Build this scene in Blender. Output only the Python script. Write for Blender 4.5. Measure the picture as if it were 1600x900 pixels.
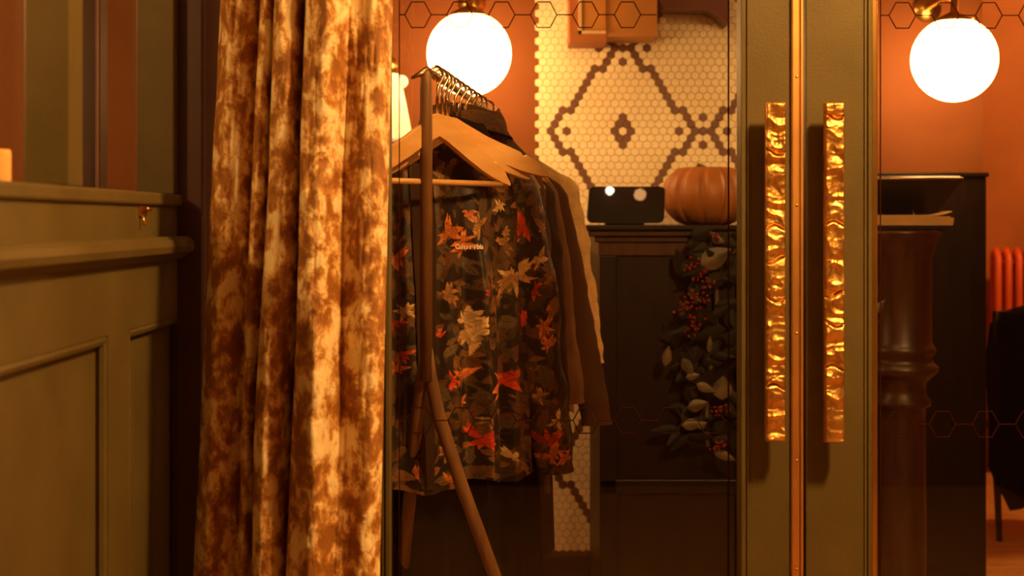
import bpy, bmesh, math, random
import numpy as np
from mathutils import Vector, Matrix
for o in list(bpy.data.objects): bpy.data.objects.remove(o)
S = bpy.context.scene; C = S.collection
PI = math.pi
F = 50/36*1600; CX = 800; HY = 345; CZ = 1.25
def at(px, py, d): return Vector(((px-CX)/F*d, d, CZ-(py-HY)/F*d))
def ax(px, d): return (px-CX)/F*d
def az(py, d): return CZ-(py-HY)/F*d
# ---------------- camera, world, exposure ----------------
cam = bpy.data.objects.new('camera', bpy.data.cameras.new('camera')); C.objects.link(cam); S.camera = cam
cam.location = (0, 0, CZ); cam.rotation_euler = (PI/2, 0, 0)
cam.data.lens = 50; cam.data.sensor_width = 36; cam.data.shift_y = -(450-HY)/1600
cam.data.dof.use_dof = True; cam.data.dof.focus_distance = 2.9; cam.data.dof.aperture_fstop = 4.5
S.view_settings.view_transform = 'Standard'; S.view_settings.look = 'None'; S.view_settings.gamma = 1
S.view_settings.use_curve_mapping = False; S.view_settings.exposure = 0
W = bpy.data.worlds.new('world'); S.world = W; W.use_nodes = True
W.node_tree.nodes['Background'].inputs[0].default_value = (.5, .3, .12, 1)
W.node_tree.nodes['Background'].inputs[1].default_value = .012
WARM = (1, .52, .15)
# lamps: (strength)
L_VEST = 520; L_GLOBE = 25; L_SIDE = 170; L_FRONT = 85; L_FAR = 190; L_DINING = 110

# ---------------- materials ----------------
def mat(name, col, rough=.6, metal=0, col2=None, scale=8, emit=None, bump=0, bscale=60, sheen=0, coat=0, detail=4, lo=.35, hi=.65, stretch=None, spec=.5):
    m = bpy.data.materials.new(name); m.use_nodes = True; nt = m.node_tree; b = nt.nodes['Principled BSDF']
    b.inputs['Roughness'].default_value = rough; b.inputs['Metallic'].default_value = metal
    b.inputs['Specular IOR Level'].default_value = spec
    b.inputs['Coat Weight'].default_value = coat
    if sheen: b.inputs['Sheen Weight'].default_value = sheen; b.inputs['Sheen Roughness'].default_value = .35
    tc = nt.nodes.new('ShaderNodeTexCoord'); mp = nt.nodes.new('ShaderNodeMapping'); nt.links.new(tc.outputs['Object'], mp.inputs[0])
    if stretch: mp.inputs['Scale'].default_value = stretch
    if col2 is None: col2 = tuple(c*.8 for c in col)
    n = nt.nodes.new('ShaderNodeTexNoise'); n.inputs['Scale'].default_value = scale; n.inputs['Detail'].default_value = detail
    nt.links.new(mp.outputs[0], n.inputs['Vector'])
    r = nt.nodes.new('ShaderNodeValToRGB'); r.color_ramp.elements[0].position = lo; r.color_ramp.elements[1].position = hi
    r.color_ramp.elements[0].color = (*col2, 1); r.color_ramp.elements[1].color = (*col, 1)
    nt.links.new(n.outputs['Fac'], r.inputs[0]); nt.links.new(r.outputs[0], b.inputs['Base Color'])
    if sheen: nt.links.new(r.outputs[0], b.inputs['Sheen Tint'])
    if emit: b.inputs['Emission Color'].default_value = (*emit[0], 1); b.inputs['Emission Strength'].default_value = emit[1]
    if bump:
        n2 = nt.nodes.new('ShaderNodeTexNoise'); n2.inputs['Scale'].default_value = bscale; n2.inputs['Detail'].default_value = 5
        nt.links.new(mp.outputs[0], n2.inputs['Vector'])
        bp = nt.nodes.new('ShaderNodeBump'); bp.inputs['Strength'].default_value = bump; bp.inputs['Distance'].default_value = .01
        nt.links.new(n2.outputs['Fac'], bp.inputs['Height']); nt.links.new(bp.outputs[0], b.inputs['Normal'])
    return m
def vcol_mat(name, rough=.5, sheen=0):
    m = bpy.data.materials.new(name); m.use_nodes = True; nt = m.node_tree; b = nt.nodes['Principled BSDF']
    a = nt.nodes.new('ShaderNodeVertexColor'); a.layer_name = 'print'
    nt.links.new(a.outputs[0], b.inputs['Base Color']); b.inputs['Roughness'].default_value = rough
    b.inputs['Sheen Weight'].default_value = sheen
    return m
def glass_mat():
    m = bpy.data.materials.new('clear_glass'); m.use_nodes = True; nt = m.node_tree; nt.nodes.clear()
    o = nt.nodes.new('ShaderNodeOutputMaterial'); t = nt.nodes.new('ShaderNodeBsdfTransparent'); g = nt.nodes.new('ShaderNodeBsdfGlossy')
    t.inputs[0].default_value = (.97, .96, .94, 1); g.inputs['Roughness'].default_value = .01
    f = nt.nodes.new('ShaderNodeFresnel'); ge = nt.nodes.new('ShaderNodeNewGeometry'); ma = nt.nodes.new('ShaderNodeMath'); ma.operation = 'MULTIPLY_ADD'   # same reflectance from both faces of the thin pane
    ma.inputs[1].default_value = 1/1.5-1.5; ma.inputs[2].default_value = 1.5; nt.links.new(ge.outputs['Backfacing'], ma.inputs[0]); nt.links.new(ma.outputs[0], f.inputs[0]); x = nt.nodes.new('ShaderNodeMixShader')
    nt.links.new(f.outputs[0], x.inputs[0]); nt.links.new(t.outputs[0], x.inputs[1]); nt.links.new(g.outputs[0], x.inputs[2]); nt.links.new(x.outputs[0], o.inputs[0])
    return m
def emit_mat(name, col, s):
    return mat(name, (.8, .78, .7), .3, emit=(col, s))
def velvet_mat():
    m = bpy.data.materials.new('crushed_gold_velvet'); m.use_nodes = True; nt = m.node_tree; b = nt.nodes['Principled BSDF']; N = nt.nodes.new; L = nt.links.new
    tc = N('ShaderNodeTexCoord'); mp = N('ShaderNodeMapping'); mp.inputs['Scale'].default_value = (1.2, .6, .8); L(tc.outputs['Object'], mp.inputs[0])
    n1 = N('ShaderNodeTexNoise'); n1.inputs['Scale'].default_value = 27; n1.inputs['Detail'].default_value = 8; n1.inputs['Roughness'].default_value = .66; n1.inputs['Distortion'].default_value = .25
    L(mp.outputs[0], n1.inputs['Vector'])
    r = N('ShaderNodeValToRGB'); e = r.color_ramp.elements
    e[0].position = .42; e[0].color = (.30, .12, .02, 1); e[1].position = .58; e[1].color = (.98, .83, .50, 1)
    k = e.new(.485); k.color = (.50, .24, .055, 1); k = e.new(.53); k.color = (.80, .53, .22, 1)
    L(n1.outputs['Fac'], r.inputs[0]); L(r.outputs[0], b.inputs['Base Color']); L(r.outputs[0], b.inputs['Sheen Tint'])
    b.inputs['Roughness'].default_value = .5; b.inputs['Sheen Weight'].default_value = .8; b.inputs['Sheen Roughness'].default_value = .35
    n2 = N('ShaderNodeTexNoise'); n2.inputs['Scale'].default_value = 30; n2.inputs['Detail'].default_value = 7; L(mp.outputs[0], n2.inputs['Vector'])
    ad = N('ShaderNodeMath'); ad.operation = 'MULTIPLY_ADD'; ad.inputs[1].default_value = .4; L(n2.outputs['Fac'], ad.inputs[0]); L(n1.outputs['Fac'], ad.inputs[2])
    bp = N('ShaderNodeBump'); bp.inputs['Strength'].default_value = .7; bp.inputs['Distance'].default_value = .02
    L(ad.outputs[0], bp.inputs['Height']); L(bp.outputs[0], b.inputs['Normal'])
    return m
M = dict(
 olive=mat('olive_paint', (.12, .09, .03), .5, spec=.3, bump=.08, bscale=200), 
 wallp=mat('terracotta_wall_paint', (.21, .065, .016), .7, scale=3, col2=(.18, .052, .012), spec=.25),
 rearwall=mat('rear_wall_paint', (.09, .028, .008), .7, scale=3),
 farwall=mat('orange_wall_paint', (.42, .15, .045), .7, scale=3),
 ceil=mat('ceiling_paint', (.35, .2, .1), .8),
 floor=mat('timber_floor', (.62, .34, .13), .5, scale=6, col2=(.4, .19, .06), stretch=(1, 8, 1)),
 tile_l=mat('cream_glazed_tile', (.84, .73, .52), .35, scale=5, col2=(.76, .63, .42)),
 tile_d=mat('brown_glazed_tile', (.15, .055, .035), .4),
 grout=mat('tan_grout', (.46, .34, .17), .9),
 velvet=velvet_mat(), glass=glass_mat(),
 brass=mat('brass', (.85, .5, .15), .3, 1), copper=mat('copper_strip', (.95, .52, .17), .45, 1),
 hammered=mat('hammered_brass', (.9, .55, .17), .42, 1, col2=(.6, .3, .08), scale=18),
 decal=mat('bronze_line', (.035, .011, .004), .9, spec=0), wood=mat('beech_wood', (.82, .50, .20), .4, scale=5, col2=(.68, .38, .13), stretch=(1, 1, 6)),
 post=mat('stained_wood', (.25, .125, .045), .5, scale=6, col2=(.17, .08, .028), stretch=(8, 8, 1)), steel=mat('hook_steel', (.75, .6, .4), .25, 1),
 rail=mat('rail_metal', (.5, .33, .18), .35, 1),
 desk=mat('dark_mahogany', (.014, .005, .0025), .42, scale=5, col2=(.007, .0025, .0015), stretch=(8, 8, 1), spec=.25),
 column=mat('red_mahogany', (.06, .019, .007), .38, scale=5, col2=(.034, .011, .004), stretch=(8, 8, 1), spec=.4),  # desk wood lightened to paint the light on column and cornice
 black=mat('black_plastic', (.012, .011, .011), .35), blackcloth=mat('black_cloth', (.008, .004, .003), .95, spec=.1),
 darkfur=mat('dark_fur', (.11, .048, .02), .85, bump=.9, bscale=90, sheen=.5), brown=mat('brown_cloth', (.23, .105, .035), .8, bump=.2, bscale=300),
 dkbrown=mat('dark_brown_cloth', (.09, .038, .015), .85, spec=.2), charcoal=mat('charcoal_cloth', (.05, .023, .011), .85, spec=.2),
 tan=mat('tan_fleece', (.72, .48, .21), .9, bump=.6, bscale=220, sheen=.6, scale=40, col2=(.6, .37, .15)),
 cream=mat('cream_fabric', (.9, .82, .62), .7, emit=((1, .65, .3), .5)), pumpkin=mat('pumpkin_skin', (.42, .15, .035), .5, scale=12, col2=(.3, .1, .02), bump=.1),
 stem=mat('pumpkin_stem', (.12, .09, .04), .8), leaf=mat('grey_green_leaf', (.014, .012, .007), .6, scale=20, col2=(.006, .005, .003), spec=.2), paleleaf=mat('pale_dried_leaf', (.13, .09, .045), .5, scale=20, col2=(.04, .03, .018)), 
 berry=mat('red_berry', (.16, .01, .006), .25, coat=.3), paper=mat('cream_paper', (.62, .36, .14), .7), radiator=mat('red_radiator_paint', (.75, .12, .03), .4),
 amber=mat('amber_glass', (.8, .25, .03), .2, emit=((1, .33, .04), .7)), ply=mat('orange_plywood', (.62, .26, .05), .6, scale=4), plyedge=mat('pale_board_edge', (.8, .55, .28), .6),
 plyred=mat('rust_board_side', (.42, .13, .03), .6), plum=mat('plum_brown_board', (.17, .06, .045), .6),  # board colours here paint reflections in the door glass
 globe=emit_mat('globe_glass', (1, .53, .17), L_GLOBE), gvest=emit_mat('vestibule_globe_glass', WARM, L_VEST), gside=emit_mat('side_globe_glass', WARM, L_SIDE),
 gfront=emit_mat('front_globe_glass', WARM, L_FRONT), gfar=emit_mat('far_globe_glass', (1, .42, .1), L_FAR), gdin=emit_mat('dining_globe_glass', (1, .5, .16), L_DINING), bulb=emit_mat('white_bulb', (1, .85, .6), 40), abulb=emit_mat('amber_bulb', (1, .45, .15), 10),
 white=mat('white_thread', (1, .92, .8), .6, col2=(1, .9, .75)), darkpost=mat('dark_timber', (.07, .03, .025), .4), postedge=mat('worn_timber_edge', (.3, .16, .11), .5))

# ---------------- helpers ----------------
def tag(o, label=None, cat=None, group=None, kind=None):
    if label: o['label'] = label
    if cat: o['category'] = cat
    if group: o['group'] = group
    if kind: o['kind'] = kind
    return o
def empty(name, loc, label, cat, group=None, rz=0):
    o = bpy.data.objects.new(name, None); C.objects.link(o); o.location = loc; o.rotation_euler = (0, 0, rz); o.empty_display_size = .05
    return tag(o, label, cat, group)
def link(name, me, ms, parent=None, smooth=True):
    o = bpy.data.objects.new(name, me); C.objects.link(o)
    for m in (ms if isinstance(ms, (list, tuple)) else [ms]): me.materials.append(m)
    if smooth: me.shade_smooth()
    if parent is not None: o.parent = parent
    return o
class MB:
    def __init__(s): s.bm = bmesh.new()
    def box(s, x0, x1, y0, y1, z0, z1, mi=0, bev=0):
        r = bmesh.ops.create_cube(s.bm, size=1); vs = r['verts']
        for v in vs: v.co = Vector(((x0+x1)/2+v.co.x*(x1-x0), (y0+y1)/2+v.co.y*(y1-y0), (z0+z1)/2+v.co.z*(z1-z0)))
        fs = {f for v in vs for f in v.link_faces}
        for f in fs: f.material_index = mi
        if bev:
            es = list({e for v in vs for e in v.link_edges})
            bmesh.ops.bevel(s.bm, geom=es, offset=bev, segments=2, affect='EDGES', profile=.5)
        return s
    def sphere(s, c, r, sc=(1, 1, 1), u=32, v=16, mi=0):
        q = bmesh.ops.create_uvsphere(s.bm, u_segments=u, v_segments=v, radius=r)
        for k in q['verts']: k.co = Vector((c[0]+k.co.x*sc[0], c[1]+k.co.y*sc[1], c[2]+k.co.z*sc[2]))
        for f in {f for k in q['verts'] for f in k.link_faces}: f.material_index = mi
        return s
    def tube(s, pts, r, n=10, mi=0, cap=True, flat=1):
        pts = [Vector(p) for p in pts]; rings = []
        rs = r if isinstance(r, (list, tuple)) else [r]*len(pts)
        t0 = (pts[1]-pts[0]).normalized(); up = Vector((0, 0, 1)) if abs(t0.z) < .9 else Vector((0, 1, 0))
        a = t0.cross(up).normalized()
        for i, p in enumerate(pts):
            t = (pts[min(i+1, len(pts)-1)]-pts[max(i-1, 0)]).normalized()
            a = (a-t*a.dot(t)).normalized(); b = t.cross(a)
            rings.append([s.bm.verts.new(p+(a*math.cos(2*PI*k/n)+b*math.sin(2*PI*k/n)*flat)*rs[i]) for k in range(n)])
        for i in range(len(rings)-1):
            for k in range(n):
                f = s.bm.faces.new((rings[i][k], rings[i][(k+1) % n], rings[i+1][(k+1) % n], rings[i+1][k])); f.material_index = mi
        if cap:
            s.bm.faces.new(list(reversed(rings[0]))).material_index = mi; s.bm.faces.new(rings[-1]).material_index = mi
        return s
    def lathe(s, c, prof, n=40, mi=0, sq=1):
        rings = []
        for r, z in prof:
            ring = []
            for k in range(n):
                a = 2*PI*k/n; ring.append(s.bm.verts.new((c[0]+r*math.cos(a), c[1]+r*math.sin(a), c[2]+z)))
            rings.append(ring)
        for i in range(len(rings)-1):
            for k in range(n):
                s.bm.faces.new((rings[i][k], rings[i][(k+1) % n], rings[i+1][(k+1) % n], rings[i+1][k])).material_index = mi
        s.bm.faces.new(list(reversed(rings[0]))); s.bm.faces.new(rings[-1])
        return s
    def prism(s, pts, axis_off, mi=0):
        a = [s.bm.verts.new(p) for p in pts]; b = [s.bm.verts.new(Vector(p)+Vector(axis_off)) for p in pts]; n = len(pts)
        s.bm.faces.new(a).material_index = mi; s.bm.faces.new(list(reversed(b))).material_index = mi
        for k in range(n): s.bm.faces.new((a[k], b[k], b[(k+1) % n], a[(k+1) % n])).material_index = mi
        return s
    def build(s, name, m, parent=None, smooth=False):
        bmesh.ops.recalc_face_normals(s.bm, faces=s.bm.faces)
        me = bpy.data.meshes.new(name); s.bm.to_mesh(me); s.bm.free()
        return link(name, me, m, parent, smooth)
def grid_mesh(name, P, closed_u=False, cols=None):
    """P: array (nv, nu, 3)"""
    nv, nu, _ = P.shape; me = bpy.data.meshes.new(name)
    i = np.arange(nv-1)[:, None]; j = np.arange(nu if closed_u else nu-1)[None, :]; j2 = (j+1) % nu
    fa = np.stack([i*nu+j, i*nu+j2, (i+1)*nu+j2, (i+1)*nu+j], -1).reshape(-1, 4)
    me.from_pydata(P.reshape(-1, 3).tolist(), [], fa.tolist())
    if cols is not None:
        at_ = me.color_attributes.new('print', 'FLOAT_COLOR', 'POINT')
        c = np.ones((nv*nu, 4), np.float32); c[:, :3] = cols.reshape(-1, 3); at_.data.foreach_set('color', c.ravel())
    me.update(); return me
def smooth_obj(o): o.data.shade_smooth(); return o
def struct(o): o['kind'] = 'structure'; return o
def dup_tree(o, parent=None):
    c = o.copy(); C.objects.link(c); c.parent = parent
    for ch in list(o.children): dup_tree(ch, c)
    return c

# ---------------- the room ----------------
YW = 4.8; YD = 2.5; XL = -.574; FARY = 7.2
struct(MB().box(-3.6, 4.2, -1.8, 7.3, -.1, 0).build('floor', M['floor']))
struct(MB().box(-3.6, 4.2, -1.8, 7.3, 3.0, 3.1).build('ceiling', M['ceil']))
xe = ax(1535, YW)
struct(MB().box(-3.5, xe, YW, YW+.18, 0, 3.0).build('wall_back', M['wallp']))
struct(MB().box(xe-.6, 4.1, FARY, FARY+.1, 0, 3.0).build('wall_far', M['farwall']))
struct(MB().box(xe-.7, xe-.6, YW+.18, FARY, 0, 3.0).build('wall_return', M['farwall']))
struct(MB().box(-3.6, -3.5, -1.8, YW+.2, 0, 3.0).build('wall_left_outer', M['wallp']))
struct(MB().box(4.1, 4.2, -1.8, 7.3, 0, 3.0).build('wall_right', M['wallp']))
struct(MB().box(-3.5, 4.1, -1.8, -1.7, 0, 3.0).build('wall_rear', M['rearwall']))
struct(MB().box(-3.5, xe, YW-.018, YW-.001, 0, .12).build('baseboard_back', M['desk']))
mm = MB(); mm.box(ax(1290, YW), xe+.004, YW-.03, YW, 0, az(272, YW), bev=.004); mm.box(ax(1290, YW), xe+.01, YW-.042, YW, az(277, YW), az(270, YW), bev=.004)
struct(mm.build('wall_panelling', M['desk']))  # dark panel added where the wall falls into shade
# hexagon tile mosaic on the back wall
def dark_tile(k, r):
    if k < -9.2: return False
    if abs(k)+abs(r)/2 in (1,) and (abs(k), abs(r)) in ((0, 2), (1, 0), (.5, 1)): return True
    base = {(10,0),(11,0),(0,12),(9,0),(8.5,1),(8,2),(7.5,3),(6.5,3),(6,4),(5.5,5),(5,6),(4.5,7),(4,8),(3.5,9),(2.5,9),(2,10),(1.5,11),(1,12)}
    if r < 16:
        for i in range(-2, 3):
            for j in range(-3, 2):
                if (i+j) % 2 == 0 and (abs(k-10*i), abs(r-12*j)) in ((7, 0), (0, 10)) and not (i < 0 and k < -3.5 and r < 0): return True
    for i in range(-6, 7):
        for j in range(-8, 9):
            if (i+j) % 2: continue
            a, b = abs(k-10*i), abs(r-12*j)
            if b <= 12 and a <= 11 and (a, b) in base: return True
    return False
def mosaic():
    bm = bmesh.new(); p = 12.5/F*YW; c0 = at(973.2, 205.2, YW); R = p/math.sqrt(3)*.955; rr = p*.8660254
    for r in range(-70, 67):
        z = c0.z-r*rr
        if z < .13 or z > 2.98: continue
        off = .5 if r % 2 else 0
        for n in range(-11, 19):
            k = n+off
            if k < -10.6: continue
            x = c0.x+k*p; mi = 1 if dark_tile(k, r) else 0
            o = [bm.verts.new((x+R*math.sin(PI/3*q), YW-.004, z+R*math.cos(PI/3*q))) for q in range(6)]
            t = [bm.verts.new((x+R*.86*math.sin(PI/3*q), YW-.0065, z+R*.86*math.cos(PI/3*q))) for q in range(6)]
            bm.faces.new(t).material_index = mi
            for q in range(6): bm.faces.new((o[q], o[(q+1) % 6], t[(q+1) % 6], t[q])).material_index = mi
    # grout bed, its edge following the tiles
    for r in range(-70, 67):
        z = c0.z-r*rr
        if z < .13 or z > 2.98: continue
        off = .5 if r % 2 else 0
        k0 = (-11+off if off else -10); xl = c0.x+(k0-.45)*p; xr = c0.x+18.6*p; h = rr/2
        vs = [bm.verts.new(q) for q in ((xl, YW-.004, z-h), (xr, YW-.004, z-h), (xr, YW-.004, z+h), (xl, YW-.004, z+h))]
        bm.faces.new(vs).material_index = 2
    me = bpy.data.meshes.new('trim_tile_mosaic'); bmesh.ops.recalc_face_normals(bm, faces=bm.faces)
    bm.to_mesh(me); bm.free(); return link('trim_1', me, [M['tile_l'], M['tile_d'], M['grout']], smooth=False)
struct(mosaic())

# ---------------- vestibule: left panelled wall with window openings ----------------
zs = 1.295
w = MB(); w.box(XL-.10, XL-.014, -1.7, YD+.04, 0, 1.275)
for a, b in ((-1.7, -.95), (-.83, .0), (.12, .85), (.97, 1.35), (1.44, 2.01), (2.13, 2.46)):
    pass
zt = CZ-.163
w.box(XL-.02, XL, -1.7, YD+.04, zt, 1.275); w.box(XL-.02, XL, -1.7, YD+.04, 0, .25)
pans = ((-.6, .30), (.42, 1.30), (1.42, 2.02), (2.13, 2.47)); prev = -1.7
for a, b in pans: w.box(XL-.02, XL, prev, a, .25, zt); prev = b
w.box(XL-.02, XL, prev, YD+.04, .25, zt)
for a, b in pans:   # bead ring inside each panel
    for (p, q) in (((a+.006, zt-.006), (b-.006, zt-.006)), ((a+.006, .256), (b-.006, .256)), ((a+.006, .256), (a+.006, zt-.006)), ((b-.006, .256), (b-.006, zt-.006))):
        w.tube([(XL-.008, p[0], p[1]), (XL-.008, q[0], q[1])], .0085, 8)
struct(w.build('wall_left', M['olive']))
cr = MB(); prof = [(0, 1.224), (.018, 1.224), (.027, 1.218), (.030, 1.208), (.027, 1.198), (.018, 1.193), (.012, 1.188), (0, 1.184)]
cr.prism([(XL+a, -1.7, z) for a, z in prof], (0, YD+1.66, 0)); struct(cr.build('trim_2', M['olive'], smooth=False))
sl = MB(); sl.box(XL-.11, XL+.008, -1.7, YD+.04, 1.275, zs, bev=.004); struct(sl.build('trim_3', M['olive']))
def ppost(y0, y1, d0=-.062):
    m = MB(); m.box(XL+d0, XL, y0, y1, zs, 3.0, bev=.003); return m
y1a = F*-XL/(800-108); y1b = F*-XL/(800-130); y2a = F*-XL/(800-272); y2b = F*-XL/(800-293)
win = MB()
for i, (a, b) in enumerate(((y1a, y1b), (y2a, y2b+.04), (.95, 1.02), (.1, .17), (-.8, -.73))):
    d0 = -(108-37)/F*y1a if i == 0 else -.064
    win.box(XL+d0, XL, a, b, zs, 3.0, bev=.003)
wf = struct(win.build('window_1', M['olive']))
pn = MB().box(XL-.066, XL-.063, -1.69, YD+.03, zs, 2.99).build('window_pane', M['glass'], wf)
# dark timber column standing in the room beyond the window
dp = MB(); dp.box(ax(128, 3.5), ax(157, 3.5), 3.5, 3.56, 0, 3.0); dp.box(ax(150, 3.49), ax(153, 3.49), 3.485, 3.5, 0, 3.0, mi=1)  # paler edge strip paints the highlight on the column
struct(dp.build('trim_4', [M['darkpost'], M['postedge']]))
# brass latch on the frieze
t = empty('window_latch', at(222, 332, 2.205), 'small brass latch on the green board below the window sill', 'latch')
t.location.x = XL
MB().box(0, .004, -.02, .02, -.006, .010, bev=.001).build('latch_plate', M['brass'], t)
MB().tube([(.004, .01, .004), (.012, .005, .004), (.013, -.02, .006)], .003, 8).tube([(.004, -.012, -.004), (.008, -.012, -.02)], .0022, 8).build('latch_lever', M['brass'], t, True)
# amber candle jar on the sill
t = empty('candle_jar', (ax(-1, 1.61), 1.64, zs), 'glowing amber glass candle jar on the green window sill', 'candle')
MB().lathe((0, 0, 0), [(.009, 0), (.0105, .002), (.0105, .036), (.0095, .04), (.009, .038)], 24).build('jar', M['amber'], t, True)
t.location.x = XL-.035; t.location.y = F*(.035-XL)/(800-3)
# vestibule: wall beside and around doors
dw = MB(); xg0 = ax(585, 2.5)
dw.box(XL-.07, xg0, YD-.02, YD+.06, 0, 3.0); struct(dw.build('wall_front', M['darkpost']))
struct(MB().box(XL, ax(318, 2.46), 2.44, 2.48, 0, 3.0).build('trim_5', M['darkpost']))
dw = MB(); dw.box(xg0, 2.4, YD-.02, YD+.06, 2.35, 3.0); dw.box(1.28, 2.4, YD-.02, YD+.06, 0, 2.35)
struct(dw.build('wall_lintel', M['olive']))
struct(MB().box(2.3, 2.4, -1.7, YD, 0, 3).build('wall_vestibule_right', M['olive']))

# ---------------- doors ----------------
def hex_chain(m, y, pxs, py, pitch_line, d, last=None, wpx=20.5, hpx=20):
    r = .0011
    def seg(a, b): m.tube([at(*a, d), at(*b, d)], r, 6)
    for i, c in enumerate(pxs):
        v = [(c-wpx, py), (c-10, py-hpx), (c+10, py-hpx), (c+wpx, py), (c+10, py+hpx), (c-10, py+hpx)]
        for k in range(6): seg(v[k], v[(k+1) % 6])
    for a, b in pitch_line: seg((a, py), (b, py))
yg = 2.4955
def door(name, x0, x1, s0, s1, handle_px, side):
    """x0..x1 outer, s0..s1 glass opening (world x)"""
    y0, y1 = 2.465, 2.515; d = bpy.data.objects.new(name, None); C.objects.link(d); d['kind'] = 'structure'; d.location = (0, 0, 0)
    for a, b in ((x0, s0), (s1, x1)):
        m = MB().box(a, b, y0, y1, .01, 2.34, bev=.002)
        g = s0 if b == s0 else s1; sg = -1 if b == s0 else 1
        m.build('stile', M['olive'], d)
        # glazing moulding in two steps
        m = MB().box(min(g, g+sg*.007), max(g, g+sg*.007), y0-.004, y0, .25, 2.2, bev=.001)
        m.box(min(g+sg*.010, g+sg*.013), max(g+sg*.010, g+sg*.013), y0-.003, y0, .25, 2.2)
        m.build('glazing_bead', M['olive'], d)
    MB().box(s0, s1, y0, y1, .01, .25).build('bottom_rail', M['olive'], d); MB().box(s0, s1, y0, y1, 2.2, 2.34).build('top_rail', M['olive'], d)
    MB().box(s0-.003, s1+.003, 2.497, 2.503, .247, 2.203).build('glass_pane', M['glass'], d)
    return d
dl = door('door_1', ax(586, 2.465), ax(1238, 2.465), ax(610, 2.48), ax(1158, 2.465), None, 0)
dr = door('door_2', ax(1259, 2.465), ax(1990, 2.465), ax(1362, 2.465), ax(1890, 2.465), None, 0)
m = MB(); c1 = [653+65.5*k for k in range(6)]
hex_chain(m, yg, c1, 23, [(624, 632.5)]+[(c+20.5, c+45) for c in c1], yg); 
c2 = [656+65*k for k in range(8)]
hex_chain(m, yg, c2, 657, [(624, 635.5)]+[(c+20.5, c+44.5) for c in c2[:-1]]+[(c2[-1]+20.5, 1138)], yg)
m.box(ax(623.2, yg), ax(624.8, yg), yg-.001, yg, .25, 2.2); m.box(ax(1137, yg), ax(1139.5, yg), yg-.001, yg, .25, 2.2)
m.build('hexagon_line_decal', M['decal'], dl)
m = MB(); c1 = [1410+67.5*k for k in range(7)]
hex_chain(m, yg, c1, 24, [(1375, 1389)]+[(c+20.5, c+47) for c in c1], yg, wpx=21)
hex_chain(m, yg, [c-5 for c in c1], 663, [(1375, 1384)]+[(c+15.5, c+42) for c in c1], yg, wpx=21)
m.box(ax(1374.5, yg), ax(1376.5, yg), yg-.001, yg, .25, 2.2)
m.build('hexagon_line_decal', M['decal'], dr)
MB().box(ax(1362, 2.47), ax(1373, 2.47), 2.475, 2.492, .25, 2.2, bev=.003).build('brass_glazing_strip', M['brass'], dr)['label'] = 'thin brass strip along the glass edge'
# brass meeting strip with screws
st = MB(); st.box(ax(1238, 2.45), ax(1251.5, 2.45), 2.458, 2.465, .01, 2.34, bev=.003); st.box(ax(1252.5, 2.45), ax(1257.5, 2.45), 2.460, 2.465, .01, 2.34, bev=.0015)
s_ast = st.build('astragal', M['copper'], dl); s_ast['label'] = 'long brass strip where the two doors meet'
for py in (321, 521, 720, 120, 890):
    p = at(1245, py, 2.458); MB().sphere(p, .0026, (1, .5, 1), 12, 8).build('screw', M['brass'], s_ast, True)
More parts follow.
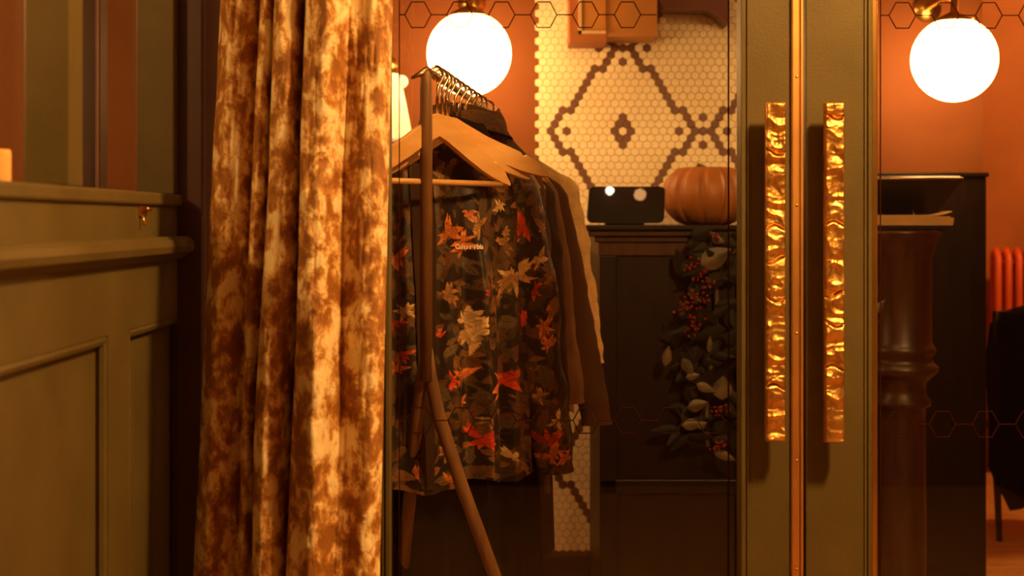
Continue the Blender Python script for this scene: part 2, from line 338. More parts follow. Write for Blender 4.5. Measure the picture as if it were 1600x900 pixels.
# hammered pull handles
rng = np.random.default_rng(4)
def vnoise(x, y, seed, per=64):
    g = np.random.default_rng(seed).random((per, per)); xi = np.floor(x).astype(int); yi = np.floor(y).astype(int); fx = x-xi; fy = y-yi
    fx = fx*fx*(3-2*fx); fy = fy*fy*(3-2*fy); a = g[xi % per, yi % per]; b = g[(xi+1) % per, yi % per]; c = g[xi % per, (yi+1) % per]; d = g[(xi+1) % per, (yi+1) % per]
    return (a*(1-fx)+b*fx)*(1-fy)+(c*(1-fx)+d*fx)*fy
def pull(px0, px1, py0, py1, seed, label):
    d = 2.418; x0, x1 = ax(px0, d), ax(px1, d); z1, z0 = az(py0, d), az(py1, d); yb = 2.432
    t = empty('door_pull', ((x0+x1)/2, 2.465, z0), label, 'door handle', 'hammered door pulls')
    nu, nv = 26, 420; u = np.linspace(0, 1, nu); v = np.linspace(0, 1, nv); U, V = np.meshgrid(u, v)
    X = U*(x1-x0)*100; Z = V*(z1-z0)*100
    wx = X+1.2*vnoise(X*.5+3, Z*.5, seed+9); wz = Z+1.6*vnoise(X*.45, Z*.4+9, seed+5)
    n = vnoise(wx*.4+7, wz*.5, seed); n2 = vnoise(wx*.9, wz*1.0, seed+1)
    h = (1-np.abs(2*n-1))*.0060+(1-np.abs(2*n2-1))*.0018+.0006*vnoise(X*3, Z*4, seed+2)
    for k in range(5):   # deep horizontal cracks
        zc = (k+.6+.5*math.sin(seed*3+k*5))/5*(z1-z0)*100; h -= .006*np.exp(-((Z-zc-.5*np.sin(X*1.3+k*2))/.22)**2)
    edge = np.minimum(np.minimum(U, 1-U)*(x1-x0), np.minimum(V, 1-V)*(z1-z0)); h *= np.clip(edge/.002, .25, 1)
    P = np.stack([(U-.5)*(x1-x0), -(2.465-d)+.003-h, V*(z1-z0)], -1)
    # closed box: add back ring
    back = P.copy(); back[..., 1] = -(2.465-yb)
    bm = bmesh.new(); A = [[bm.verts.new(P[j, i]) for i in range(nu)] for j in range(nv)]
    for j in range(nv-1):
        for i in range(nu-1): bm.faces.new((A[j][i], A[j][i+1], A[j+1][i+1], A[j+1][i]))
    ring = [(0, i) for i in range(nu)]+[(j, nu-1) for j in range(1, nv)]+[(nv-1, i) for i in range(nu-2, -1, -1)]+[(j, 0) for j in range(nv-2, 0, -1)]
    Bk = [bm.verts.new(back[j, i]) for j, i in ring]
    for q in range(len(ring)):
        q2 = (q+1) % len(ring); a = A[ring[q][0]][ring[q][1]]; b = A[ring[q2][0]][ring[q2][1]]; bm.faces.new((b, a, Bk[q], Bk[q2]))
    bm.faces.new(Bk); bmesh.ops.recalc_face_normals(bm, faces=bm.faces); me = bpy.data.meshes.new('grip'); bm.to_mesh(me); bm.free()
    link('grip', me, M['hammered'], t)
    for zz in (.06, (z1-z0)-.06): MB().tube([(0, -(2.465-yb)-.001, zz), (0, .001, zz)], .008, 14).build('standoff', M['brass'], t, True)
    return t
pull(1197, 1228, 160, 690, 3, 'hammered brass pull handle on the left door, left of the brass meeting strip')
pull(1289, 1320, 160, 692, 11, 'hammered brass pull handle on the right door, right of the brass meeting strip')

# ---------------- curtain ----------------
def curtain():
    d = 2.2; nu, nv = 620, 520
    ku = [0, .04, .10, .17, .22, .245, .265, .29, .315, .335, .38, .43, .48, .515, .53, .545, .57, .60, .64, .68, .70, .725, .765, .785, .85, .92, .955, .98, 1]
    kh = [-.06, -.035, -.012, -.022, -.045, -.04, -.012, -.005, -.03, -.03, .035, .050, .046, .01, -.03, .01, .055, .064, .072, .078, .077, .066, .036, .028, .036, .047, .048, .035, .005]
    u = np.linspace(0, 1, nu); v = np.linspace(0, 1, nv)
    h = np.interp(u, ku, kh); ker = np.hanning(15); ker /= ker.sum(); h = np.convolve(np.pad(h, 7, 'edge'), ker, 'valid')
    U, V = np.meshgrid(u, v); Z = .012+V*2.35
    py = HY+(CZ-Z)*F/d; tt = np.clip(py/900, -1, 2.2)
    xl = ax(318-43*np.clip(tt, -.3, 1.6)**1.0, d); xr = ax(606-20*tt, d)
    du = .006*np.sin(Z*5+U*9)+.004*np.sin(Z*11+2+U*5)
    U2 = U+du*np.sin(PI*U)
    H = np.interp(U2.ravel(), u, h).reshape(U.shape)
    H = H+.006*np.sin(Z*7+U*20)*np.sin(PI*U)+.004*(vnoise(U*34+Z*2, Z*13, 5)-.5)+.0035*(vnoise(U*60, Z*30, 8)-.5)
    P = np.stack([xl+(xr-xl)*U, 2.262-H*1.3, Z], -1)
    me = grid_mesh('velvet_curtain', P); o = link('velvet_curtain', me, M['velvet'])
    s = o.modifiers.new('thickness', 'SOLIDIFY'); s.thickness = .003; s.offset = 1
    return tag(o, 'tall crushed gold velvet curtain hanging between the green panelling and the glass doors', 'curtain')
curtain()

# ---------------- lamps ----------------
def wall_globe(px, py, d, rpx, label, cap=True):
    c = at(px, py, d); r = rpx/F*d
    t = empty('globe_lamp', (c.x, YW, c.z), label, 'lamp', 'white globe wall lamps')
    yo = d-YW; MB().sphere((0, yo, 0), r, u=48, v=32).build('globe', M['globe'], t, True)
    MB().lathe((0, yo, r*.93), [(r*.46, -.012), (r*.44, .004), (r*.2, .02), (.012, .028), (.012, .08)], 32).build('cap', M['brass'], t, True)
    MB().tube([(0, yo, r+.06), (0, yo+.1, r+.075), (0, -.012, r+.07)], .008, 12).build('arm', M['brass'], t, True)
    MB().tube([(0, -.016, r+.07), (0, 0, r+.07)], .045, 24).build('wall_plate', M['brass'], t, True)
    return t
wall_globe(733, 84, 4.5, 66, 'bright white globe wall lamp above the clothes rack')
wall_globe(1491, 93, 4.5, 66, 'bright white globe wall lamp seen through the right door')
def pendant(loc, r, m, label):
    t = empty('pendant_globe', (loc[0], loc[1], 3.0), label, 'lamp'); z = loc[2]-3.0
    MB().sphere((0, 0, z), r).build('globe', m, t, True)
    MB().tube([(0, 0, z+r*.95), (0, 0, 0)], .006).build('rod', M['brass'], t, True)
    MB().lathe((0, 0, -.02), [(.05, 0), (.05, .02)], 24).build('ceiling_rose', M['brass'], t, True)
pendant((1.0, 1.5, 2.42), .10, M['gvest'], 'globe pendant lighting the vestibule in front of the doors')
pendant((-1.25, 1.55, 1.78), .07, M['gside'], 'globe pendant in the room beyond the green panelled window wall')
pendant((-2.0, 3.6, 1.95), .10, M['gdin'], 'globe pendant in the room left of the window wall')  # added out of view to brighten the wall behind the windows
pendant((.10, 2.78, 2.36), .08, M['gfront'], 'globe pendant over the host desk and clothes rack')  # lamp out of view, added to light hangers, coats and tiles
pendant((2.9, 5.9, 2.4), .12, M['gfar'], 'globe pendant over the far dining chairs')  # extra lamp outside the frame, put in to light the far room
def bulb(px, py, r, m, label):
    D = 2*YD+1.66; p = at(px, py, D); t = empty('wall_bulb', (p.x, -1.7, p.z), label, 'lamp')
    MB().sphere((0, .04, 0), r, u=20, v=12).build('bulb', m, t, True); MB().tube([(0, 0, 0), (0, .03, 0)], .014).build('socket', M['brass'], t, True)
bulb(953, 298, .019, M['bulb'], 'small white bulb on the rear wall reflected in the glass')
bulb(1000, 304, .028, M['abulb'], 'amber bulb on the rear wall reflected in the glass')
# cream fabric lampshade, seen between curtain and rack
p = at(600, 170, 4.62)
t = empty('wall_lamp', (p.x, YW, p.z), 'cream pleated lampshade on the wall left of the clothes rack', 'lamp')
U, V = np.meshgrid(np.linspace(0, 2*PI, 96, endpoint=False), np.linspace(0, 1, 14))
R = (.045+.045*V**.8)*(1+.03*np.sign(np.sin(24*U)))
link('lamp_shade', grid_mesh('lamp_shade', np.stack([R*np.cos(U), -.16+R*np.sin(U), .115-.215*V], -1), True), M['cream'], t)
MB().sphere((.055, -.16, .09), .022, u=20, v=12).build('finial', M['cream'], t, True)
MB().tube([(0, -.16, .11), (0, -.16, .16), (0, -.004, .16)], .006).tube([(0, -.012, .16), (0, 0, .16)], .03, 20).build('bracket', M['brass'], t, True)
# box and board shapes standing in for reflections in the door glass
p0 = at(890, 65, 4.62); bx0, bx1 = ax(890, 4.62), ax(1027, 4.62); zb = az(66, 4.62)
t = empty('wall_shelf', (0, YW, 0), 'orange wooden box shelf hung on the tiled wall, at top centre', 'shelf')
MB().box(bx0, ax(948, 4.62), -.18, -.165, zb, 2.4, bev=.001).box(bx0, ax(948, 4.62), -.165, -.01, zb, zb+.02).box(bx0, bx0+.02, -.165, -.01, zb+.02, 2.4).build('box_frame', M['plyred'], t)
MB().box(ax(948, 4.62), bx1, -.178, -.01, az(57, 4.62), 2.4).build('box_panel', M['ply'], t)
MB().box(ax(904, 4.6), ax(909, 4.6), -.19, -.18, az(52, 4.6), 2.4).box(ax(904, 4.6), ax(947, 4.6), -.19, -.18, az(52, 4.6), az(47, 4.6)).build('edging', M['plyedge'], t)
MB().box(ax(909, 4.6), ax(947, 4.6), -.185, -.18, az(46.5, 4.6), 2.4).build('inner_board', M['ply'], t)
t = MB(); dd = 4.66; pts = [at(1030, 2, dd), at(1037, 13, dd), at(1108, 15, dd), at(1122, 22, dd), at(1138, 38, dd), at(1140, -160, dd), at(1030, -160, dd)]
t.prism(pts, (0, .135, 0)); tag(t.build('hanging_board', M['plum']), 'plum brown hanging board with a clipped lower corner above the pale tiles', 'board')  # solid panel in place of a dark reflection in the glass

# ---------------- clothes rack ----------------
RY0, RY1 = 2.85, 4.05; RZ = 1.545
def rx(y): return -.154+.107*(y-2.85)
rack = empty('clothes_rack', (rx(3.4), 3.4, 0), 'brown wooden clothes rack with splayed legs behind the left glass door', 'clothes rack')
ro = Vector(rack.location)
def loc(v): return Vector(v)-ro
def rack_end(y, top, k=1):
    x = rx(y)-.016; z1 = top
    m = MB(); m.tube([loc((x, y, .93)), loc((x, y, z1-.03)), loc((x, y, z1-.012)), loc((x+.003, y, z1))], [.0125, .0125, .011, .004], 16)
    m.build('post', M['post'], rack, True)
    for sx, sp in ((1, .33), (-1, .12)):
        if sx < 0:
            MB().tube([loc(p) for p in ((x-.002, y, 1.0), (x-.008, y+.012, .94), (x-.02, y+.04, .86), (x-.035, y+.09, .72), (x-.12*k, y+.36*k, .012))], [.010, .0125, .0135, .0135, .012], 14).build('leg', M['post'], rack, True); continue
        pts = [(x+sx*.002, y, 1.0), (x+sx*.008, y+sx*.008, .94), (x+sx*.024, y+sx*.01, .86), (x+sx*.070, y+sx*.012, .72), (x+sx*sp*k, y+sx*.015, .012)]
        MB().tube([loc(p) for p in pts], [.010, .0125, .0135, .0135, .012], 14).build('leg', M['post'], rack, True)
    if False: MB().box(*[c for c in (loc((x-.02, 0, 0)).x, loc((x+.02, 0, 0)).x, loc((0, y-.016, 0)).y, loc((0, y+.016, 0)).y, .93, 1.0)], bev=.008).build('leg_joint', M['post'], rack)
rack_end(RY0-.012, az(110, 2.838)); rack_end(RY1, 1.57, .4)
MB().tube([loc((rx(RY0)-.045, RY0-.03, RZ-.012)), loc((rx(RY0)-.016, RY0-.012, RZ+.005)), loc((rx(RY1)-.01, RY1+.01, RZ))], [.003, .008, .008], 16).build('rail', M['rail'], rack, True)

def hanger_parts(root, bar=True):
    """local: hook on rail at origin top (z=0 is rail centre), shoulders along x"""
    pts = []
    for k in range(15):
        a = math.radians(-60+k*17.5); pts.append((.017*math.sin(a), 0, .001+.017*math.cos(a)))
    pts = [(-.016, 0, -.006)]+[(.017*math.sin(math.radians(a)), 0, .017*math.cos(math.radians(a))) for a in range(-80, 150, 18)]+[(.004, 0, -.022), (0, 0, -.035), (0, 0, -.085)]
    MB().tube(pts, .0034, 8).build('hook', M['steel'], root, True)
    bm = MB()
    # arms: top and bottom outline in xz
    top = [(0, -.078), (.02, -.082), (.05, -.102), (.09, -.126), (.13, -.146), (.163, -.162), (.170, -.172), (.178, -.170), (.2, -.184), (.217, -.206)]
    bot = [(.222, -.222), (.20, -.217), (.16, -.204), (.12, -.187), (.07, -.161), (.03, -.138), (0, -.126)]
    half = top+bot
    pts = [(x, z) for x, z in half]+[(-x, z) for x, z in reversed(half[1:-1])]
    # build as strips so the concave outline triangulates cleanly
    n = 9; tx = [p for p in top]; 
    def interp(poly, x):
        for (a, za), (b, zb) in zip(poly, poly[1:]):
            if a <= x <= b: return za+(zb-za)*(x-a)/(b-a+1e-9)
        return poly[-1][1]
    bt = sorted(bot); xs = [x for x, _ in top]+[.222]; xs = [-x for x in reversed(xs[1:])]+xs
    bmm = bm.bm; prev = None
    for x in xs:
        X = abs(x); zt_ = interp(top, X) if X <= .217 else -.212; zb_ = interp(bt, X) if X < .222 else -.222
        yb = .018*(X/.22)**2*0; th = .0075
        q = [bmm.verts.new((x, yb-th, zb_+.002)), bmm.verts.new((x, yb-th, zt_-.002)), bmm.verts.new((x, yb-th*.5, zt_)), bmm.verts.new((x, yb+th*.5, zt_)), bmm.verts.new((x, yb+th, zt_-.002)), bmm.verts.new((x, yb+th, zb_+.002)), bmm.verts.new((x, yb, zb_))]
        if prev:
            for k in range(7): bmm.faces.new((prev[k], prev[(k+1) % 7], q[(k+1) % 7], q[k]))
        else: bmm.faces.new(q)
        prev = q
    bmm.faces.new(list(reversed(prev)))
    bm.build('shoulder_bar', M['wood'], root)
    if bar: MB().tube([(-.2, 0, -.217), (.2, 0, -.217)], .006, 12).build('trouser_bar', M['wood'], root, True)
def hanger(y, deg, label, bar=True, group='wooden coat hangers', roll=0):
    t = empty('coat_hanger', (rx(y), y, RZ), label, 'hanger', group, math.radians(deg)); t.rotation_euler.y = math.radians(roll); hanger_parts(t, bar); return t
hanger(2.875, 50, 'pale wooden hanger with no coat, nearest the rack post')
hanger(2.925, 40, 'empty pale wooden hanger, second from the rack post', False, roll=-3.5)
hanger(2.97, 27, 'empty pale wooden hanger just in front of the floral jacket', False, roll=-5)

# ---------------- garments ----------------
def garment(y, deg, mt, name, label, cat='coat', sh=.215, hem=.27, length=.75, thick=.05, sleeve=.6, seed=0, collar=True, res=(220, 200), fold=.012, paint=None, sl_out=.07, neckz=-.075, shift=0, slw=.06, placket=None, csc=1, slres=(90, 140), sides=(1, -1), slfwd=0, collarmat=None):
    t = empty(name, (rx(y)+shift, y, RZ), label, cat, 'garments on the rack', math.radians(deg))
    nu, nv = res; rg = np.random.default_rng(seed)
    th = np.linspace(0, 2*PI, nu, endpoint=False); v = np.linspace(0, 1, nv); TH, V = np.meshgrid(th, v)
    zt = neckz; Z = zt-V*length
    dz = V*length
    w = np.interp(dz, [0, .012, .03, .10, .14, .25, .45, length], [.045, .075, .105, sh, sh+.008, sh*.98, sh+(hem-sh)*.45, hem])
    T = np.interp(dz, [0, .03, .10, .2, length], [.02, .03, .030, thick*.8, thick])
    c, s = np.cos(TH), np.sin(TH); ex = .8
    X = w*np.sign(c)*np.abs(c)**ex; Y = T*np.sign(s)*np.abs(s)**ex
    ph = rg.random(8)*6.28; fx = X/.27
    amp = fold*np.clip((dz-.10)/.25, 0, 1)*(.5+.5*V)
    f = .5*np.sin(fx*9+ph[0]+V*1.5)+.55*np.sin(fx*17+ph[1]-V*2)+.3*np.sin(fx*31+ph[2]+V)
    f = f+.8*np.exp(-((fx-.35-.15*V)/.06)**2)-.9*np.exp(-((fx-.1-.1*V)/.05)**2)
    f2 = .5*(vnoise(X*22+5, Z*9+50, seed+3)-.5)+.35*(vnoise(X*50+9, Z*24+90, seed+4)-.5)
    Y = Y+(amp*f+.010*f2*np.clip(dz/.1, 0, 1))*np.where(s < 0, 1, .6)*np.abs(s)**.5
    Z = Z+V**3*.012*np.sin(fx*8+ph[3])
    P = np.stack([X, Y, Z], -1)
    cols = None
    if paint: cols = paint(P, X, Z, t, s)
    me = grid_mesh('body', P, True, cols); link('body', me, mt, t)
    for sx in sides:
        nu2, nv2 = slres; a = np.linspace(0, 2*PI, nu2, endpoint=False); vv = np.linspace(0, 1, nv2); A, VV = np.meshgrid(a, vv)
        cx = sx*(sh-.028+sl_out*VV**1.05); cz = zt-.088-VV*sleeve; cy = slfwd*VV
        ra = slw*np.interp(VV, [0, .02, .06, .3, .9, .97, 1], [.2, .55, .8, 1, .85, .75, .8]); rb = ra*.55
        k = 1+.07*np.sin(A*3+VV*5+seed)+.10*(vnoise(A*2.5/PI*2, VV*14+seed, seed+7)-.5)*2+.02*np.sin(VV*23+np.sin(A*2)*2)
        XX = cx+ra*k*np.cos(A); YY = cy+rb*k*np.sin(A); ZZ = cz-.25*(XX-cx)*sx*(1-VV)*0
        PP = np.stack([XX, YY, ZZ], -1)
        cc = paint(PP, XX+sx*.2, ZZ, t, np.sin(A)) if paint else None
        link('sleeve', grid_mesh('sleeve', PP, True, cc), mt, t)
    if collar:
        nu3 = 60; a = np.linspace(0, 2*PI, nu3, endpoint=False); A, VV = np.meshgrid(a, np.linspace(0, 1, 10))
        rr = (.058+.018*VV)*csc*(1+(csc > 1)*.12*(vnoise(A*4+2, VV*5, 3)-.5)); hz = zt-.005+(.04*np.sin(VV*PI)*(1-.5*(np.sin(A) < 0))-.03*VV)*csc
        link('collar', grid_mesh('collar', np.stack([rr*np.cos(A)*(1+.4*VV), .034*np.sin(A)*(1+.5*VV), hz-.01*np.cos(2*A)], -1), True), collarmat or mt, t)
    if placket:
        px0, px1, pm = placket; n = 120; k = np.linspace(.12, .985, n); A = np.array([px0, (px0+px1)/2, px1])
        Q = np.zeros((n, 5, 3))
        front = P[:, s[0] < 0, :]; 
        for i, kk in enumerate(k):
            row = front[int(kk*(nv-1))]; o = np.argsort(row[:, 0])
            for j, xx in enumerate(np.linspace(px0, px1, 5)):
                Q[i, j] = (xx, np.interp(xx, row[o, 0], row[o, 1])-.006-.001*(j in (1, 2, 3)), np.interp(xx, row[o, 0], row[o, 2]))
        link('placket', grid_mesh('placket', Q), pm, t)
    return t
# floral print: leaves and blossoms laid out in the cloth's own coordinates
PAL = dict(dark=(.022, .012, .008), br=(.13, .055, .02), br2=(.26, .115, .035), ol=(.08, .05, .02), gr=(.13, .085, .045), red=(.75, .06, .015), org=(.80, .22, .05), cream=(.80, .52, .24), tanc=(.45, .22, .07))
FLORA = [(700, 366, 'org', 20), (722, 380, 'org', 16), (820, 352, 'red', 17), (842, 403, 'cream', 14), (805, 428, 'cream', 22), (798, 440, 'tanc', 18), (765, 455, 'red', 10), (835, 452, 'red', 12), (822, 500, 'red', 15), (731, 515, 'cream', 20), (726, 500, 'cream', 14), (850, 508, 'org', 15), (785, 585, 'red', 22), (778, 600, 'org', 16), (720, 588, 'org', 14), (705, 595, 'red', 10), (753, 685, 'red', 17), (856, 690, 'red', 20), (862, 712, 'org', 16), (780, 322, 'cream', 10), (732, 332, 'org', 9), (617, 400, 'org', 14), (614, 505, 'red', 14), (632, 488, 'cream', 11), (630, 550, 'red', 13), (618, 580, 'org', 12), (650, 742, 'org', 12), (675, 738, 'org', 12), (712, 755, 'org', 12), (700, 710, 'tanc', 12), (800, 716, 'cream', 11), (690, 525, 'red', 8), (700, 460, 'tanc', 14), (695, 690, 'red', 8), (870, 655, 'cream', 12), (845, 620, 'tanc', 10), (770, 655, 'tanc', 10), (860, 540, 'org', 12), (885, 715, 'org', 12), (790, 380, 'tanc', 12), (745, 350, 'tanc', 15), (780, 300, 'br2', 14)]
def paint_floral(P, X, Z, t, sn):
    m = np.array(Matrix.Translation(t.location) @ Matrix.Rotation(t.rotation_euler.z, 4, 'Z')); Wd = P @ m[:3, :3].T+m[:3, 3]
    pxx = CX+F*Wd[..., 0]/Wd[..., 1]; pyy = HY+F*(CZ-Wd[..., 2])/Wd[..., 1]
    col = np.zeros(P.shape, np.float32)+np.array(PAL['dark']); 
    R = random.Random(int(abs(P[5, 5, 0])*1e4)+7)
    x0, x1, z0, z1 = X.min(), X.max(), Z.min(), Z.max()
    Zr = Z.mean(1)
    def rows(cz, L):
        k = np.where(np.abs(Zr-cz) < L+.02)[0]; return slice(k[0], k[-1]+1) if len(k) else slice(0, 1)
    def leafm(cx, cz, ang, L, w, curve=0):
        nonlocal sl
        sl = rows(cz, L); dx, dz = X[sl]-cx, Z[sl]-cz; a, b = dx*math.cos(ang)+dz*math.sin(ang), -dx*math.sin(ang)+dz*math.cos(ang)
        b = b-curve*a*a/L; q = np.clip(a/L, 0, 1); return (a > 0) & (a < L) & (np.abs(b) < w*np.sin(PI*q**.8)), a, b
    sl = slice(0, 1); area = (x1-x0)*(z1-z0)
    for i in range(int(area*3000)):
        c = R.choice(['br', 'br', 'ol', 'ol', 'gr', 'br2', 'dark', 'dark']); L = R.uniform(.015, .06); mk, a, b = leafm(R.uniform(x0, x1), R.uniform(z0, z1), R.uniform(0, 6.28), L, L*R.uniform(.14, .3), R.uniform(-.6, .6))
        k = R.uniform(.6, 1.1); cc = np.array(PAL[c])*k; C_ = col[sl]; C_[mk] = cc
        vein = mk & (np.abs(b) < .0007); C_[vein] = cc*.35
        st = mk & (np.sin((a+np.abs(b)*1.6)*1100) > .75); C_[st] = cc*1.5
    cxs = []
    for fx_, fy_, c, rp in FLORA:
        dd = (pxx-fx_)**2+(pyy-fy_)**2+np.where(sn < 0, 0, 1e6); j = np.unravel_index(np.argmin(dd), dd.shape)
        if dd[j] < 150: cxs.append((X[j], Z[j], c, rp/740))
    for i in range(int(area*35)):
        cxs.append((R.uniform(x0, x1), R.uniform(z0, z1), R.choice(['org', 'tanc', 'br2', 'tanc']), R.uniform(.006, .011)))
    for cx, cz, c, r in cxs:
        base = np.array(PAL[c]); n = R.choice([7, 8, 9, 10]); a0 = R.uniform(0, 6.28)
        for p in range(n):
            L = r*R.uniform(.8, 1.8); mk, a, b = leafm(cx, cz, a0+p*R.uniform(.35, .6), L, L*R.uniform(.13, .24), R.uniform(-.7, .7))
            cc = base*R.uniform(.55, 1.1); C_ = col[sl]; C_[mk] = cc
            st = mk & (np.sin(b*3200+a*300) > .35); C_[st] = cc*.5 if c != 'cream' else cc*.62
            ed = mk & (a/L > .6); C_[ed] = np.clip(cc*1.25+np.array((.06, .03, .0)), 0, .9)
    return col
M['floral'] = vcol_mat('floral_print_cloth', .5, 0)
fl = garment(3.03, 40, M['floral'], 'floral_jacket', 'dark floral jacket with red, orange and cream blossoms, front of the rack', 'jacket', sh=.212, hem=.225, length=.765, thick=.05, sleeve=.69, seed=2, paint=paint_floral, res=(900, 460), slres=(300, 400), sl_out=.125, fold=.023, slw=.066, placket=(-.128, -.07, M['charcoal']), neckz=-.088, shift=0, slfwd=.0, collar=False)
# embroidered wordmark on the chest
def wordmark():
    cu = bpy.data.curves.new('wordmark', 'FONT'); cu.body = 'Columbia'; cu.size = .0155; cu.extrude = .0003; cu.offset = .0004; cu.align_x = 'LEFT'
    o = bpy.data.objects.new('wordmark_tmp', cu); C.objects.link(o); dg = bpy.context.evaluated_depsgraph_get(); me = bpy.data.meshes.new_from_object(o.evaluated_get(dg)); bpy.data.objects.remove(o)
    body = [c for c in fl.children if c.name.startswith('body')][0]; n = len(body.data.vertices); co = np.zeros(n*3); body.data.vertices.foreach_get('co', co); co = co.reshape(-1, 3)
    m = np.array(Matrix.Translation(fl.location) @ Matrix.Rotation(fl.rotation_euler.z, 4, 'Z')); Wd = co @ m[:3, :3].T+m[:3, 3]
    px = CX+F*Wd[:, 0]/Wd[:, 1]; py = HY+F*(CZ-Wd[:, 2])/Wd[:, 1]; dd = (px-710)**2+(py-389)**2+np.where(co[:, 1] < 0, 0, 1e6); j = int(np.argmin(dd)); c0 = co[j]
    sel = co[(np.abs(co[:, 2]-c0[2]) < .012) & (co[:, 1] < 0)]
    R = Matrix.Rotation(PI/2, 4, 'X')
    for v in me.vertices:
        p = R @ v.co; x = c0[0]+p.x*1.0; z = c0[2]+p.z; k = np.abs(sel[:, 0]-x) < .014
        v.co = (x, sel[k, 1].min()-.0015+p.y, z)
    link('chest_wordmark', me, M['white'], fl, False)['label'] = 'small cream embroidered lettering'
wordmark()
hg = empty('coat_hanger', (rx(3.03), 3.03, RZ), 'wooden hanger carrying the floral jacket', 'hanger', 'wooden coat hangers', math.radians(40)); hanger_parts(hg, False)
G = [
 (3.11, 38, 'blackcloth', 'long_coat', 'long black coat hanging directly behind the floral jacket', dict(length=1.08, hem=.25, sh=.195, seed=11, thick=.03, sleeve=.6, sl_out=.05, neckz=-.09)),
 (3.19, 36, 'charcoal', 'hooded_coat', 'charcoal coat with patterned lining hanging behind the black coat', dict(length=.95, hem=.24, sh=.195, seed=12, thick=.03, sl_out=.03, neckz=-.09, collar=False)),
 (3.28, 34, 'darkfur', 'fur_collar_coat', 'dark brown fur collared coat with a bulky raised neck, mid rack', dict(length=.9, hem=.24, sh=.19, seed=13, thick=.035, neckz=-.055, sl_out=.03, csc=1.2)),
 (3.37, 32, 'charcoal', 'dark_coat', 'charcoal coat with a narrow dark sleeve showing right of the floral jacket', dict(length=1.0, hem=.24, sh=.205, seed=14, thick=.03, sl_out=.06, neckz=-.1, collar=False)),
 (3.47, 30, 'brown', 'brown_jacket', 'brown jacket with its flat sleeve showing, between dark coats', dict(length=.74, hem=.25, sh=.212, seed=15, thick=.03, sl_out=.09, sleeve=.57, slw=.05, neckz=-.1, collar=False)),
 (3.56, 28, 'dkbrown', 'brown_coat', 'dark brown coat whose long sleeve hangs beside the tiled wall', dict(length=.8, hem=.26, sh=.222, seed=16, thick=.03, sl_out=.145, sleeve=.64, neckz=-.1, collar=False, slw=.055)),
 (3.70, 18, 'tan', 'fleece_coat', 'fluffy tan fleece coat with a glowing shoulder, farthest on the rack', dict(length=.72, hem=.24, sh=.225, seed=17, thick=.045, sl_out=.075, sleeve=.50, slw=.06, neckz=-.085, collar=False)),
]
for y, dg, mk, nm, lb, kw in G:
    garment(y, dg, M[mk], nm, lb, 'coat', **kw)
    hg = empty('coat_hanger', (rx(y), y, RZ), 'wooden hanger carrying the '+{'long_coat': 'long black coat', 'hooded_coat': 'charcoal coat behind the black coat', 'fur_collar_coat': 'fur collared coat', 'dark_coat': 'dark coat in the middle of the rack', 'brown_jacket': 'brown jacket', 'brown_coat': 'dark brown coat', 'fleece_coat': 'tan fleece coat'}[nm], 'hanger', 'wooden coat hangers', math.radians(dg)); hanger_parts(hg, False)

# ---------------- host desk ----------------
DY = 4.2; desk = empty('host_desk', (.75, 4.45, 0), 'dark mahogany host desk with moulded top and turned column by the tiled wall', 'desk'); do = Vector(desk.location)
def db(m, x0, x1, y0, y1, z0, z1, bev=0, mi=0): m.box(x0-do.x, x1-do.x, y0-do.y, y1-do.y, z0, z1, bev=bev, mi=mi); return m
xl, xr = ax(937, DY), ax(1440, DY)
ztop = az(352, DY-.05)
db(MB(), ax(916, DY-.05), ax(1480, DY-.05), DY-.05, 4.74, ztop-.014, ztop, .003).build('desk_top', M['desk'], desk)
m = MB(); db(m, ax(920, DY-.03), ax(1472, DY-.03), DY-.035, 4.74, ztop-.032, ztop-.014, .004); db(m, ax(929, DY), ax(1464, DY), DY-.02, 4.74, ztop-.05, ztop-.032, .004); db(m, xl-.003, ax(1458, DY), DY-.01, 4.74, ztop-.09, ztop-.05, .003); m.build('cornice', M['column'], desk)
m = MB(); db(m, xl, xr, DY, 4.73, .0, ztop-.09)
zr = az(755, DY)
db(m, xl, xr, DY-.012, DY, zr-.03, zr+.012, .003); db(m, xl, xr, DY-.02, DY, .0, .12, .004); db(m, xl, xl+.05, DY-.012, DY, .12, ztop-.09, .003)
db(m, xl+.4, xl+.46, DY-.012, DY, .12, ztop-.09, .003)
m.build('desk_body', M['desk'], desk)
cx = ax(1412, DY-.03)
def zp(py): return az(py, DY-.06)
prof = [(.085, .0), (.085, .1), (.07, .13), (.068, zp(660)), (.068, zp(640)), (.082, zp(636)), (.084, zp(630)), (.070, zp(618)), (.070, zp(600)), (.088, zp(590)), (.104, zp(582)), (.105, zp(575)), (.092, zp(569)), (.086, zp(560)), (.095, zp(554)), (.098, zp(548)), (.093, zp(543)), (.086, zp(535)), (.085, zp(405)), (.09, zp(400)), (.094, zp(390)), (.098, zp(378)), (.104, zp(374)), (.107, zp(366)), (.110, ztop-.015)]
MB().lathe((cx-do.x, DY-.01-do.y, 0), prof, 48).build('turned_column', M['column'], desk, True)
